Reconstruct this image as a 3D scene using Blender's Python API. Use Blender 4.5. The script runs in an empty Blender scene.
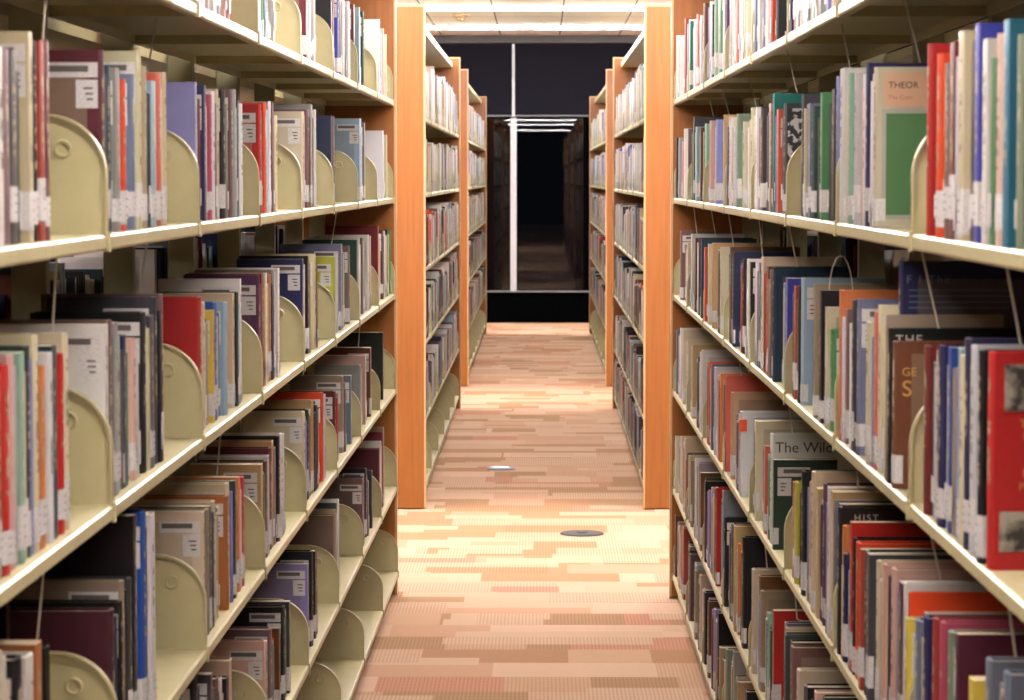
import bpy, bmesh, math, random
from mathutils import Vector, Matrix
random.seed(11)
C = bpy.context.scene.collection
SC = bpy.context.scene

ORD = ['first', 'second', 'third', 'fourth', 'fifth', 'sixth', 'seventh', 'eighth', 'ninth', 'tenth', 'eleventh', 'twelfth', 'thirteenth',
       'fourteenth', 'fifteenth', 'sixteenth', 'seventeenth', 'eighteenth', 'nineteenth', 'twentieth']
# ---------------------------------------------------------------- camera
FPX, EYE = 2850.0, 1.5                      # focal length in pixels (1024 wide), eye height in metres
TH = math.atan(172.5/FPX)                   # pitch down
PS = math.atan(29/FPX*math.cos(TH))         # yaw to the left
cam_d = bpy.data.cameras.new('camera'); cam = bpy.data.objects.new('camera', cam_d); C.objects.link(cam)
cam_d.sensor_width = 36.0; cam_d.lens = FPX/1024*36.0
cam_d.clip_start = 0.1; cam_d.clip_end = 100
cam.location = (0, 0, EYE); cam.rotation_euler = (math.pi/2-TH, 0, PS)
cam_d.dof.use_dof = True; cam_d.dof.focus_distance = 8.0; cam_d.dof.aperture_fstop = 16
SC.camera = cam
# ---------------------------------------------------------------- world, view
w = bpy.data.worlds.new('night'); SC.world = w; w.use_nodes = True
w.node_tree.nodes['Background'].inputs[0].default_value = (0.01, 0.012, 0.02, 1)
w.node_tree.nodes['Background'].inputs[1].default_value = 0.3
SC.view_settings.view_transform = 'Standard'; SC.view_settings.look = 'None'
SC.view_settings.exposure = 0.35; SC.view_settings.gamma = 1.0
SC.view_settings.use_curve_mapping = False
SC.cycles.use_denoising = True
SC.cycles.max_bounces = 8; SC.cycles.diffuse_bounces = 6
SC.cycles.sample_clamp_indirect = 6
LAMP = 178.0
LAMP_COL = (1.0, 0.94, 0.93)

# ---------------------------------------------------------------- pixel measurements to metres
F = Vector((-math.sin(PS)*math.cos(TH), math.cos(PS)*math.cos(TH), -math.sin(TH)))
R = Vector((math.cos(PS), math.sin(PS), 0)); U = R.cross(F)
def ray(x, y):
    d = F + R*((x-512)/FPX) - U*((y-350)/FPX)
    return d/d.y
def proj(p):
    d = Vector(p)-Vector((0, 0, EYE)); k = d.dot(F)
    return 512+FPX*d.dot(R)/k, 350-FPX*d.dot(U)/k

# ---------------------------------------------------------------- materials
ALBEDO = 0.45
def lin(c):
    return tuple(ALBEDO*(v/255/12.92 if v/255 <= 0.04045 else ((v/255+0.055)/1.055)**2.4) for v in c)
def mat(name, col, rough=0.6, metal=0.0, spec=0.5):
    m = bpy.data.materials.new(name); m.use_nodes = True
    b = m.node_tree.nodes['Principled BSDF']
    b.inputs['Base Color'].default_value = lin(col)+(1,)
    b.inputs['Roughness'].default_value = rough; b.inputs['Metallic'].default_value = metal
    b.inputs['Specular IOR Level'].default_value = spec
    return m
class NT:
    def __init__(s, m): s.t = m.node_tree; s.b = s.t.nodes['Principled BSDF']
    def n(s, typ, **k):
        o = s.t.nodes.new(typ)
        for a, v in k.items(): setattr(o, a, v)
        return o
    def l(s, a, b): s.t.links.new(a, b)
    def math(s, op, a, b=None, c=None):
        o = s.n('ShaderNodeMath', operation=op)
        for i, v in enumerate((a, b, c)):
            if v is None: continue
            if isinstance(v, (int, float)): o.inputs[i].default_value = v
            else: s.l(v, o.inputs[i])
        return o.outputs[0]
    def mix(s, fac, a, b, mode='MIX'):
        o = s.n('ShaderNodeMix', data_type='RGBA', blend_type=mode)
        for i, v in ((0, fac), (6, a), (7, b)):
            if isinstance(v, (int, float)): o.inputs[i].default_value = v
            elif isinstance(v, tuple): o.inputs[i].default_value = v if len(v) == 4 else v+(1,)
            else: s.l(v, o.inputs[i])
        return o.outputs[2]

def mat_noise(name, col, col2, scale, rough, stretch=(1, 1, 1), bump=0.0, spec=0.4, detail=6, lo=0.3, hi=0.7):
    m = mat(name, col, rough, spec=spec); t = NT(m)
    tc = t.n('ShaderNodeTexCoord'); mp = t.n('ShaderNodeMapping'); mp.inputs['Scale'].default_value = stretch
    t.l(tc.outputs['Object'], mp.inputs['Vector'])
    nz = t.n('ShaderNodeTexNoise'); nz.inputs['Scale'].default_value = scale; nz.inputs['Detail'].default_value = detail
    t.l(mp.outputs[0], nz.inputs['Vector'])
    r = t.n('ShaderNodeValToRGB'); r.color_ramp.elements[0].position = lo; r.color_ramp.elements[1].position = hi
    r.color_ramp.elements[0].color = lin(col)+(1,); r.color_ramp.elements[1].color = lin(col2)+(1,)
    t.l(nz.outputs['Fac'], r.inputs[0]); t.l(r.outputs[0], t.b.inputs['Base Color'])
    if bump:
        bp = t.n('ShaderNodeBump'); bp.inputs['Strength'].default_value = bump; bp.inputs['Distance'].default_value = 0.002
        t.l(nz.outputs['Fac'], bp.inputs['Height']); t.l(bp.outputs[0], t.b.inputs['Normal'])
    return m

M = {}
M['metal'] = mat_noise('cream_enamel', (204, 190, 138), (212, 199, 150), 30, 0.38, bump=0.02, spec=0.5)
M['post'] = mat('post_enamel', (158, 150, 114), 0.6)
M['wood'] = mat_noise('oak_veneer', (156, 89, 22), (172, 103, 31), 9, 0.42, stretch=(7, 7, 0.35), bump=0.02, spec=0.4)
M['label'] = mat_noise('paper_label', (238, 232, 226), (214, 206, 202), 260, 0.6, stretch=(1, 1, 2.5), detail=2, lo=0.42, hi=0.66)
M['print'] = mat('label_print', (104, 94, 90), 0.7); M['typing'] = mat('label_typing', (176, 166, 162), 0.7)
M['black'] = mat_noise('black_panel', (4, 4, 5), (7, 7, 8), 25, 0.7, spec=0.0)
M['shade'] = mat_noise('shade_cloth', (26, 25, 31), (34, 33, 40), 220, 0.9, spec=0.0)
M['shade_bar'] = mat('shade_bar', (60, 60, 68), 0.5)
M['white'] = mat('white_frame', (200, 196, 198), 0.6)
M['sill'] = mat('sill_grey', (120, 122, 122), 0.4)
M['soffit'] = mat('soffit_grey', (84, 80, 76), 0.85)
M['band'] = mat('edge_highlight_colour', (222, 172, 116), 0.45)  # pale tone that paints the bright highlight line of the panel edges
M['wall'] = mat_noise('wall_paint', (84, 78, 70), (90, 84, 76), 12, 0.85)
M['wire'] = mat('steel_wire', (236, 228, 204), 0.35)
M['dark_steel'] = mat('dark_steel', (84, 82, 80), 0.85, spec=0.1)
M['bright_steel'] = mat('bright_steel', (150, 150, 158), 0.7, spec=0.1)
M['blue_grey'] = mat('blue_grey_cover', (110, 125, 140), 0.4)
M['beige_plastic'] = mat('beige_plastic', (226, 190, 140), 0.5)
M['housing'] = mat('lamp_housing', (228, 224, 214), 0.5)
M['gold'] = mat('gold_ink', (222, 170, 84), 0.5)
M['ink_white'] = mat('white_ink', (222, 212, 196), 0.6)
M['ink_dark'] = mat('dark_ink', (60, 48, 40), 0.6)
M['ink_rust'] = mat('rust_ink', (196, 118, 76), 0.6)
M['ink_blue'] = mat('faded_ink', (120, 130, 150), 0.6)
M['picture'] = mat_noise('printed_photograph', (58, 54, 50), (196, 186, 166), 45, 0.5, detail=4, lo=0.42, hi=0.6)
M['frame_green'] = mat('green_print', (70, 122, 64), 0.5)
M['orange'] = mat('orange_sticker', (244, 84, 30), 0.5)
M['pattern'] = mat_noise('black_white_print', (26, 24, 30), (226, 222, 220), 70, 0.5, detail=2, lo=0.5, hi=0.56)
M['peach'] = mat('peach_print', (226, 176, 140), 0.5)
M['frame_grey'] = mat('grey_print', (176, 172, 160), 0.5)

# pages: cream with fine leaf lines
M['pages'] = mat_noise('page_edges', (216, 200, 168), (196, 178, 146), 300, 0.85, stretch=(0.05, 1, 0.05), detail=2)
# lamp diffuser
m = bpy.data.materials.new('lamp_glow'); m.use_nodes = True
b = m.node_tree.nodes['Principled BSDF']; b.inputs['Base Color'].default_value = (.9, .9, .9, 1)
b.inputs['Emission Color'].default_value = LAMP_COL+(1,); b.inputs['Emission Strength'].default_value = LAMP
M['glow'] = m
m2 = m.copy(); m2.name = 'lamp_glow_dimmed'; m2.node_tree.nodes['Principled BSDF'].inputs['Emission Strength'].default_value = LAMP*0.25; M['glow_dim'] = m2
# window glass (night outside)
m = mat('window_glass', (235, 240, 240), 0.0); m.node_tree.nodes['Principled BSDF'].inputs['Transmission Weight'].default_value = 1.0
m.node_tree.nodes['Principled BSDF'].inputs['IOR'].default_value = 1.45
M['glass'] = m

# ceiling tiles
def ceiling_mat():
    m = mat('ceiling_tiles', (236, 230, 214), 0.85, spec=0.2); t = NT(m)
    tc = t.n('ShaderNodeTexCoord'); sp = t.n('ShaderNodeSeparateXYZ'); t.l(tc.outputs['Object'], sp.inputs[0])
    u = t.math('FRACT', t.math('DIVIDE', t.math('ADD', sp.outputs[0], 60.5-0.19), 0.605))
    a = t.math('LESS_THAN', t.math('ABSOLUTE', t.math('SUBTRACT', u, 0.5)), 0.491)
    v = t.math('FRACT', t.math('DIVIDE', t.math('ADD', sp.outputs[1], 31.0-24.46+1.55), 3.1))
    c = t.math('LESS_THAN', t.math('ABSOLUTE', t.math('SUBTRACT', v, 0.5)), 0.497)
    nz = t.n('ShaderNodeTexNoise'); nz.inputs['Scale'].default_value = 90; t.l(tc.outputs['Object'], nz.inputs['Vector'])
    base = t.mix(nz.outputs['Fac'], (0.86, 0.85, 0.80), (0.92, 0.91, 0.87))
    t.l(t.mix(t.math('MULTIPLY', a, c), lin((120, 112, 98)), base), t.b.inputs['Base Color'])
    return m
M['ceiling'] = ceiling_mat()

# carpet: modular tiles made of random rectangles, ribbed
def carpet_mat():
    m = mat('carpet', (190, 140, 100), 0.95, spec=0.05); t = NT(m)
    tc = t.n('ShaderNodeTexCoord'); sp = t.n('ShaderNodeSeparateXYZ'); t.l(tc.outputs['Object'], sp.inputs[0])
    def cells(sx, sy, seed):
        row = t.math('FLOOR', t.math('DIVIDE', sp.outputs[1], sy))
        wn = t.n('ShaderNodeTexWhiteNoise', noise_dimensions='2D')
        cb = t.n('ShaderNodeCombineXYZ'); t.l(row, cb.inputs[0]); cb.inputs[1].default_value = seed
        t.l(cb.outputs[0], wn.inputs['Vector'])
        col = t.math('FLOOR', t.math('ADD', t.math('DIVIDE', sp.outputs[0], sx), t.math('MULTIPLY', wn.outputs['Value'], 7.0)))
        w2 = t.n('ShaderNodeTexWhiteNoise', noise_dimensions='3D'); c2 = t.n('ShaderNodeCombineXYZ')
        t.l(row, c2.inputs[0]); t.l(col, c2.inputs[1]); c2.inputs[2].default_value = seed+3.3
        t.l(c2.outputs[0], w2.inputs['Vector'])
        return w2.outputs['Value'], w2.outputs['Color']
    def ramp(v, cols):
        r = t.n('ShaderNodeValToRGB'); r.color_ramp.interpolation = 'CONSTANT'
        e = r.color_ramp.elements
        while len(e) < len(cols): e.new(0.5)
        for i, c in enumerate(cols): e[i].position = i/len(cols); e[i].color = lin(c)+(1,)
        t.l(v, r.inputs[0]); return r.outputs[0]
    v1, c1 = cells(0.50, 0.25, 1.0); v2, c2 = cells(0.26, 0.25, 5.0); v3, c3 = cells(0.34, 0.13, 9.0)
    p1 = ramp(v1, [(206, 164, 136), (186, 144, 110), (222, 188, 164), (206, 152, 128), (186, 150, 116), (214, 176, 150)])
    p2 = ramp(v2, [(196, 140, 112), (172, 116, 88), (208, 170, 140), (184, 148, 114), (216, 180, 156)])
    p3 = ramp(v3, [(190, 136, 110), (200, 164, 132), (214, 182, 156)])
    s2 = t.n('ShaderNodeSeparateColor'); t.l(c2, s2.inputs[0])
    s3 = t.n('ShaderNodeSeparateColor'); t.l(c3, s3.inputs[0])
    base = t.mix(t.math('GREATER_THAN', s2.outputs[0], 0.55), p1, p2)
    base = t.mix(t.math('GREATER_THAN', s3.outputs[0], 0.72), base, p3)
    # ribs along y on some patches, pile noise everywhere
    rib = t.math('GREATER_THAN', t.math('FRACT', t.math('MULTIPLY', sp.outputs[0], 84.0)), 0.55)
    dash = t.math('GREATER_THAN', t.math('FRACT', t.math('MULTIPLY', sp.outputs[1], 21.0)), 0.12)
    s1 = t.n('ShaderNodeSeparateColor'); t.l(c1, s1.inputs[0])
    on = t.math('MULTIPLY', t.math('MULTIPLY', rib, dash), t.math('MULTIPLY', t.math('GREATER_THAN', s1.outputs[0], 0.5), 0.30))
    base = t.mix(on, base, lin((138, 92, 62)))
    nz = t.n('ShaderNodeTexNoise'); nz.inputs['Scale'].default_value = 160; nz.inputs['Detail'].default_value = 3
    t.l(tc.outputs['Object'], nz.inputs['Vector'])
    base = t.mix(t.math('MULTIPLY', t.math('ABSOLUTE', t.math('SUBTRACT', nz.outputs['Fac'], 0.5)), 0.9), base, lin((120, 80, 58)))
    t.l(t.mix(1.0, base, (1.0, 0.95, 0.90), 'MULTIPLY'), t.b.inputs['Base Color'])
    bp = t.n('ShaderNodeBump'); bp.inputs['Strength'].default_value = 0.35; bp.inputs['Distance'].default_value = 0.004
    t.l(nz.outputs['Fac'], bp.inputs['Height']); t.l(bp.outputs[0], t.b.inputs['Normal'])
    return m
M['carpet'] = carpet_mat()

# book covers: object colour, printed title on the spine and a print on the boards
def cover_mat():
    m = mat('book_cover', (200, 200, 200), 0.4, spec=0.3); t = NT(m)
    oi = t.n('ShaderNodeObjectInfo'); tc = t.n('ShaderNodeTexCoord')
    so = t.n('ShaderNodeSeparateXYZ'); t.l(tc.outputs['Object'], so.inputs[0])
    sg = t.n('ShaderNodeSeparateXYZ'); t.l(tc.outputs['Generated'], sg.inputs[0])
    lum = t.n('ShaderNodeRGBToBW'); t.l(oi.outputs['Color'], lum.inputs[0])
    ink = t.mix(t.math('GREATER_THAN', lum.outputs[0], 0.22), lin((216, 198, 160)), lin((70, 52, 48)))
    rnd = oi.outputs['Random']
    mp = t.n('ShaderNodeMapping'); mp.inputs['Scale'].default_value = (20, 55, 95)
    t.l(tc.outputs['Object'], mp.inputs['Vector'])
    off = t.n('ShaderNodeCombineXYZ')
    for i in range(3): t.l(t.math('MULTIPLY', rnd, 40.0+i*9), off.inputs[i])
    t.l(off.outputs[0], mp.inputs['Location'])
    nz = t.n('ShaderNodeTexNoise'); nz.inputs['Scale'].default_value = 1.0; nz.inputs['Detail'].default_value = 1.5
    t.l(mp.outputs[0], nz.inputs['Vector'])
    def band(v, a, b): return t.math('MULTIPLY', t.math('GREATER_THAN', v, a), t.math('LESS_THAN', v, b))
    spine = t.math('LESS_THAN', so.outputs[0], 0.005)
    txt = t.math('MULTIPLY', t.math('GREATER_THAN', nz.outputs['Fac'], 0.53),
                 t.math('MULTIPLY', band(sg.outputs[1], 0.28, 0.72), t.math('MULTIPLY', band(sg.outputs[2], 0.36, 0.88), spine)))
    board = t.math('MULTIPLY', band(sg.outputs[0], 0.12, 0.9), t.math('MULTIPLY', band(sg.outputs[2], 0.12, 0.92), t.math('GREATER_THAN', rnd, 0.55)))
    tint = t.mix(t.math('FRACT', t.math('MULTIPLY', rnd, 17.0)), lin((206, 186, 150)), lin((60, 52, 62)))
    base = t.mix(t.math('MULTIPLY', board, 0.35), oi.outputs['Color'], tint)
    n2 = t.n('ShaderNodeTexNoise'); n2.inputs['Scale'].default_value = 22; n2.inputs['Detail'].default_value = 3
    t.l(tc.outputs['Object'], n2.inputs['Vector'])
    base = t.mix(t.math('MULTIPLY', t.math('SUBTRACT', n2.outputs['Fac'], 0.3), 0.5), base, (0.55, 0.5, 0.48), 'MULTIPLY')
    t.l(t.mix(t.math('MULTIPLY', txt, 0.75), base, ink), t.b.inputs['Base Color'])
    return m
M['cover'] = cover_mat()
m = mat('packed_book_cloth', (200, 200, 200), 0.45, spec=0.25); t = NT(m)
at = t.n('ShaderNodeAttribute'); at.attribute_name = 'book_colour'; t.l(at.outputs['Color'], t.b.inputs['Base Color'])
M['packed'] = m

# ---------------------------------------------------------------- mesh helpers
class MB:
    def __init__(s): s.v = []; s.f = []; s.m = []
    def add(s, vs, fs, mi=0):
        o = len(s.v); s.v += [tuple(v) for v in vs]
        s.f += [tuple(i+o for i in f) for f in fs]; s.m += [mi]*len(fs)
    def box(s, x0, x1, y0, y1, z0, z1, mi=0):
        x0, x1 = min(x0, x1), max(x0, x1); y0, y1 = min(y0, y1), max(y0, y1); z0, z1 = min(z0, z1), max(z0, z1)
        s.add([(x0, y0, z0), (x1, y0, z0), (x1, y1, z0), (x0, y1, z0), (x0, y0, z1), (x1, y0, z1), (x1, y1, z1), (x0, y1, z1)],
              [(0, 3, 2, 1), (4, 5, 6, 7), (0, 1, 5, 4), (1, 2, 6, 5), (2, 3, 7, 6), (3, 0, 4, 7)], mi)
    def prism(s, pts, a, b, axis, mi=0):
        """closed outline pts extruded from a to b along axis ('y' or 'z')"""
        n = len(pts)
        if axis == 'z': vs = [(x, y, a) for x, y in pts]+[(x, y, b) for x, y in pts]
        else: vs = [(x, a, z) for x, z in pts]+[(x, b, z) for x, z in pts]
        s.add(vs, [tuple(range(n))[::-1], tuple(range(n, 2*n))]+[(i, (i+1) % n, n+(i+1) % n, n+i) for i in range(n)], mi)
    def tube(s, pts, r, n=6, mi=0):
        vs = []; fs = []
        for i, p in enumerate(pts):
            p = Vector(p); a = Vector(pts[max(0, i-1)]); c = Vector(pts[min(len(pts)-1, i+1)])
            d = (c-a).normalized(); e = d.cross(Vector((0.31, 0.9, 0.2))).normalized(); g = d.cross(e)
            for k in range(n):
                q = 2*math.pi*k/n; vs.append(p+e*(r*math.cos(q))+g*(r*math.sin(q)))
        for i in range(len(pts)-1):
            for k in range(n):
                fs.append((i*n+k, i*n+(k+1) % n, (i+1)*n+(k+1) % n, (i+1)*n+k))
        fs += [tuple(range(n))[::-1], tuple(range((len(pts)-1)*n, len(pts)*n))]
        s.add(vs, fs, mi)
    def lathe(s, prof, c, n=32, mi=0):
        vs = []; fs = []
        for r, z in prof:
            for k in range(n):
                q = 2*math.pi*k/n; vs.append((c[0]+r*math.cos(q), c[1]+r*math.sin(q), c[2]+z))
        for i in range(len(prof)-1):
            for k in range(n): fs.append((i*n+k, i*n+(k+1) % n, (i+1)*n+(k+1) % n, (i+1)*n+k))
        fs += [tuple(range(n))[::-1], tuple(range((len(prof)-1)*n, len(prof)*n))]
        s.add(vs, fs, mi)
    def mesh(s, name, mats, recalc=True):
        me = bpy.data.meshes.new(name); me.from_pydata(s.v, [], s.f)
        for m in mats: me.materials.append(m)
        if len(mats) > 1: me.polygons.foreach_set('material_index', s.m)
        if recalc:
            bm = bmesh.new(); bm.from_mesh(me); bmesh.ops.recalc_face_normals(bm, faces=bm.faces); bm.to_mesh(me); bm.free()
        me.update(); return me
    def build(s, name, mats, parent=None, recalc=True, smooth=False):
        if not isinstance(mats, (list, tuple)): mats = [mats]
        o = bpy.data.objects.new(name, s.mesh(name, mats, recalc)); C.objects.link(o)
        if parent: o.parent = parent
        if smooth:
            for p in o.data.polygons: p.use_smooth = True
        return o
def tag(o, label=None, cat=None, group=None, kind=None):
    if label: o['label'] = label
    if cat: o['category'] = cat
    if group: o['group'] = group
    if kind: o['kind'] = kind
    return o
def empty(name, loc, rz=0.0):
    o = bpy.data.objects.new(name, None); C.objects.link(o); o.location = loc; o.rotation_euler = (0, 0, rz)
    o.empty_display_size = 0.1; return o
def bevel(o, wd, seg=2):
    md = o.modifiers.new('soft', 'BEVEL'); md.width = wd; md.segments = seg; md.limit_method = 'ANGLE'; md.angle_limit = 0.7
    return o

# ---------------------------------------------------------------- the room
WY = 29.46                     # window wall
RX, RY0, CZ = 6.6, -33.0, 2.955
def struct(name, mb, mats, parent=None):
    o = mb.build(name, mats, parent)
    if parent is None: o['kind'] = 'structure'
    return o
b = MB(); b.box(-RX, RX, RY0, WY+0.3, -0.1, 0); struct('floor', b, M['carpet'])
b = MB(); b.box(-RX, RX, RY0, WY+0.3, CZ, CZ+0.1); struct('ceiling', b, M['ceiling'])
b = MB(); b.box(-RX-0.15, -RX, RY0, WY+0.3, 0, CZ); struct('wall_left', b, M['wall'])
b = MB(); b.box(RX, RX+0.15, RY0, WY+0.3, 0, CZ); struct('wall_right', b, M['wall'])
b = MB(); b.box(-RX, RX, RY0-0.15, RY0, 0, CZ); struct('wall_front', b, M['wall'])
# far wall: black wainscot, jambs beside the window, header behind the shades
b = MB(); b.box(-RX, RX, WY, WY+0.2, 0, 0.315)
b.box(-RX, -3.2, WY, WY+0.2, 0.315, CZ); b.box(3.2, RX, WY, WY+0.2, 0.315, CZ); b.box(-3.2, 3.2, WY, WY+0.2, 2.80, CZ)
struct('wall_back', b, M['black'])
b = MB(); b.box(-RX, RX, WY-0.16, WY, 2.876, CZ); struct('trim_1', b, M['soffit'])
# window: sill, mullions, panes
b = MB(); b.box(-3.2, 3.2, WY-0.03, WY+0.1, 0.315, 0.33)
win = b.build('window_1', M['sill']); win['kind'] = 'structure'
def mullion(x, wd, m, nm='window_mullion'):
    b = MB(); b.box(x-wd/2, x+wd/2, WY+0.015, WY+0.10, 0.33, 2.80)
    return bevel(b.build(nm, m, win), 0.004)
mullion(-0.284, 0.064, M['white'])
for x in (-1.75, 0.475, 1.95): mullion(x, 0.07, M['black'])
xs = [-3.2, -1.75, -0.284, 0.475, 1.95, 3.2]
for a, c in zip(xs[:-1], xs[1:]):
    b = MB(); b.box(a+0.03, c-0.03, WY+0.05, WY+0.058, 0.33, 2.80); b.build('window_pane', M['glass'], win)
# roller shades
def shade(x0, x1, label):
    r = empty('roller_shade', (0, WY-0.03, 2.13))
    b = MB(); b.box(x0, x1, -0.002, 0.002, 0.012, 0.745); b.build('shade_cloth', M['shade'], r)
    b = MB(); b.box(x0, x1, -0.008, 0.008, -0.006, 0.014); bevel(b.build('hem_bar', M['shade_bar'], r), 0.003)
    b = MB(); b.tube([(x0, 0.0, 0.765), (x1, 0.0, 0.765)], 0.025, 12); b.build('roller_tube', M['shade_bar'], r, smooth=False)
    tag(r, label, 'shade', 'roller shades over the dark window')
shade(-1.75, -0.2985, 'dark grey roller shade half lowered over the window, left of the white strip')
shade(-0.2695, 1.95, 'dark grey roller shade half lowered over the window, right of the white strip')
# the white strip between the shades
b = MB(); b.box(-0.298, -0.270, WY-0.034, WY-0.022, 2.13, 2.876); o = b.build('trim_2', M['white']); o['kind'] = 'structure'

# ceiling lights: linear lamps across the room
k = 0
for y in (27.55, 24.46, 21.36, 18.26, 15.16, 12.06, 8.96, 5.86, 2.76, -0.34, -6.54, -12.74, -18.94, -28.24):
    r = empty('ceiling_light', (0, y, CZ)); HL = 5.88 if y > -1 else 0.9
    b = MB(); b.box(-HL-0.02, HL+0.02, -0.062, 0.062, -0.008, 0); b.build('lamp_housing', M['housing'], r)
    b = MB(); pts = [(0.05*math.cos(q), -0.008-0.022*math.sin(q)) for q in [math.pi*i/8 for i in range(9)]]
    vs = []; n = len(pts)
    for x in (-HL, HL): vs += [(x, a, z) for a, z in pts]
    b.add(vs, [tuple(range(n)), tuple(range(n, 2*n))[::-1]]+[(i, (i+1) % n, n+(i+1) % n, n+i) for i in range(n)])
    b.build('diffuser', M['glow'] if y > -1 else M['glow_dim'], r)
    lab = {27.55: 'glowing linear ceiling lamp closest to the window wall', 24.46: 'glowing linear ceiling lamp second from the window wall'}.get(y)
    if lab is None:
        k += 1
        lab = 'linear ceiling lamp above the %s' % ['far bookcases', 'cross aisle beyond the second pair of bookcases', 'second pair of bookcases', 'nearer cross aisle', 'far end of the near bookcases', 'middle of the near bookcases', 'front of the near bookcases', 'spot behind the camera'][k-1] if k < 9 else 'linear ceiling lamp over the hall behind the camera, %s towards the back' % ORD[k-9]
    tag(r, lab, 'light', 'linear lamps across the ceiling')

# sprinkler-like ceiling fitting
rr = ray(460.5, 17); tY = 25.6
r = empty('smoke_detector', (rr.x*tY, tY, CZ))
b = MB(); b.lathe([(0.078, 0), (0.078, -0.012), (0.066, -0.022)], (0, 0, 0), 32); b.build('base_ring', M['beige_plastic'], r)
b = MB(); b.lathe([(0.052, -0.022), (0.034, -0.036), (0.030, -0.054), (0.012, -0.058)], (0, 0, 0), 32); b.build('sensor_head', M['beige_plastic'], r)
tag(r, 'small beige smoke detector on the ceiling near the far window wall', 'smoke detector')

# floor outlets
def floor_at(x, y):
    d = ray(x, y); tt = -EYE/d.z; return d.x*tt, d.y*tt
fx, fy = floor_at(582, 534)
r = empty('floor_outlet', (fx, fy, 0))
b = MB(); b.lathe([(0.092, 0), (0.092, 0.004), (0.086, 0.007), (0.03, 0.008)], (0, 0, 0), 40); b.build('cover_plate', M['dark_steel'], r)
b = MB(); b.lathe([(0.022, 0.0078), (0.022, 0.0105), (0.016, 0.011)], (0, 0, 0), 20); b.build('centre_cap', M['dark_steel'], r)
tag(r, 'round dark grey floor outlet cover set in the pale carpet of the cross aisle', 'floor outlet', 'floor outlets in the aisle')
fx, fy = floor_at(501, 469)
r = empty('floor_outlet', (fx, fy, 0))
b = MB(); b.lathe([(0.074, 0), (0.074, 0.004), (0.066, 0.007), (0.058, 0.007)], (0, 0, 0), 40); b.build('cover_plate', M['bright_steel'], r)
b = MB(); b.lathe([(0.05, 0.006), (0.05, 0.009), (0.04, 0.010)], (-0.006, 0.012, 0), 32); b.build('lid', M['blue_grey'], r)
tag(r, 'shiny round floor outlet with blue-grey lid between the farther bookcases', 'floor outlet', 'floor outlets in the aisle')

# ---------------------------------------------------------------- bookcases
LEV = {'A': 1.775, 'B': 1.428, 'C': 1.085, 'D': 0.745, 'E': 0.395, 'F': 0.088}
SD = 0.25                      # shelf depth
LIP = 0.020
PANEL_H = 2.272
def bracket_mesh(sx):
    """rounded end plate of a cantilever shelf: depth runs away from the aisle (sx = -1 left, +1 right)"""
    b = MB(); h = 0.152; r = 0.078; d = SD-0.012
    arc = [(r-r*math.cos(q), h-r+r*math.sin(q)) for q in [math.pi/2*i/10 for i in range(11)]]
    prof = [(0, -LIP)]+arc+[(d, h), (d, -LIP)]
    pts = [(sx*x, z) for x, z in prof]
    b.prism(pts, -0.0022, 0.0022, 'y')
    # folded rim along the front and top edge
    edge = [(0, 0.0)]+arc+[(d, h)]
    for (x0, z0), (x1, z1) in zip(edge[:-1], edge[1:]):
        dx, dz = x1-x0, z1-z0; L = math.hypot(dx, dz); nx, nz = dz/L*0.003, -dx/L*0.003
        q = [(x0, z0), (x1, z1), (x1+nx, z1+nz), (x0+nx, z0+nz)]
        b.prism([(sx*x, z) for x, z in q], -0.007, 0.007, 'y')
    b.box(sx*-0.003, sx*0.003, -0.006, 0.006, -LIP-0.0015, 0.004)     # tab hooked over the shelf lip
    # pressed ring
    cx, cz, R0, n = 0.056, 0.108, 0.0095, 20
    vs = []; fs = []
    for i in range(n):
        q = 2*math.pi*i/n
        for j in range(6):
            p = 2*math.pi*j/6; rad = R0+0.0026*math.cos(p)
            vs.append((sx*(cx+rad*math.cos(q)), -0.0022-0.0026*math.sin(p), cz+rad*math.sin(q)))
    for i in range(n):
        for j in range(6): fs.append((i*6+j, ((i+1) % n)*6+j, ((i+1) % n)*6+(j+1) % 6, i*6+(j+1) % 6))
    b.add(vs, fs)
    return b.mesh('shelf_bracket', [M['metal']])
BR = {-1: bracket_mesh(-1), 1: bracket_mesh(1)}
def shelf_mesh(sx, L):
    b = MB(); e = 0.0015
    prof = [(0.003, 0), (0, -0.003), (0, -LIP+0.003), (0.003, -LIP), (0.016, -LIP), (0.016, -LIP+0.0025), (0.004, -LIP+0.0025), (0.004, -0.003),
            (SD-0.014, -0.003), (SD-0.014, -LIP), (SD-0.012, -LIP), (SD-0.012, 0)]
    b.prism([(sx*x, z) for x, z in prof], e, L-e, 'y')
    return b.mesh('shelf', [M['metal']])
SHELF = {}
def step(lev, on=True): return 0.011*(1.43-LEV[lev]) if on and LEV[lev] < 1.43 else 0.0   # lower shelves stand out a little
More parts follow.
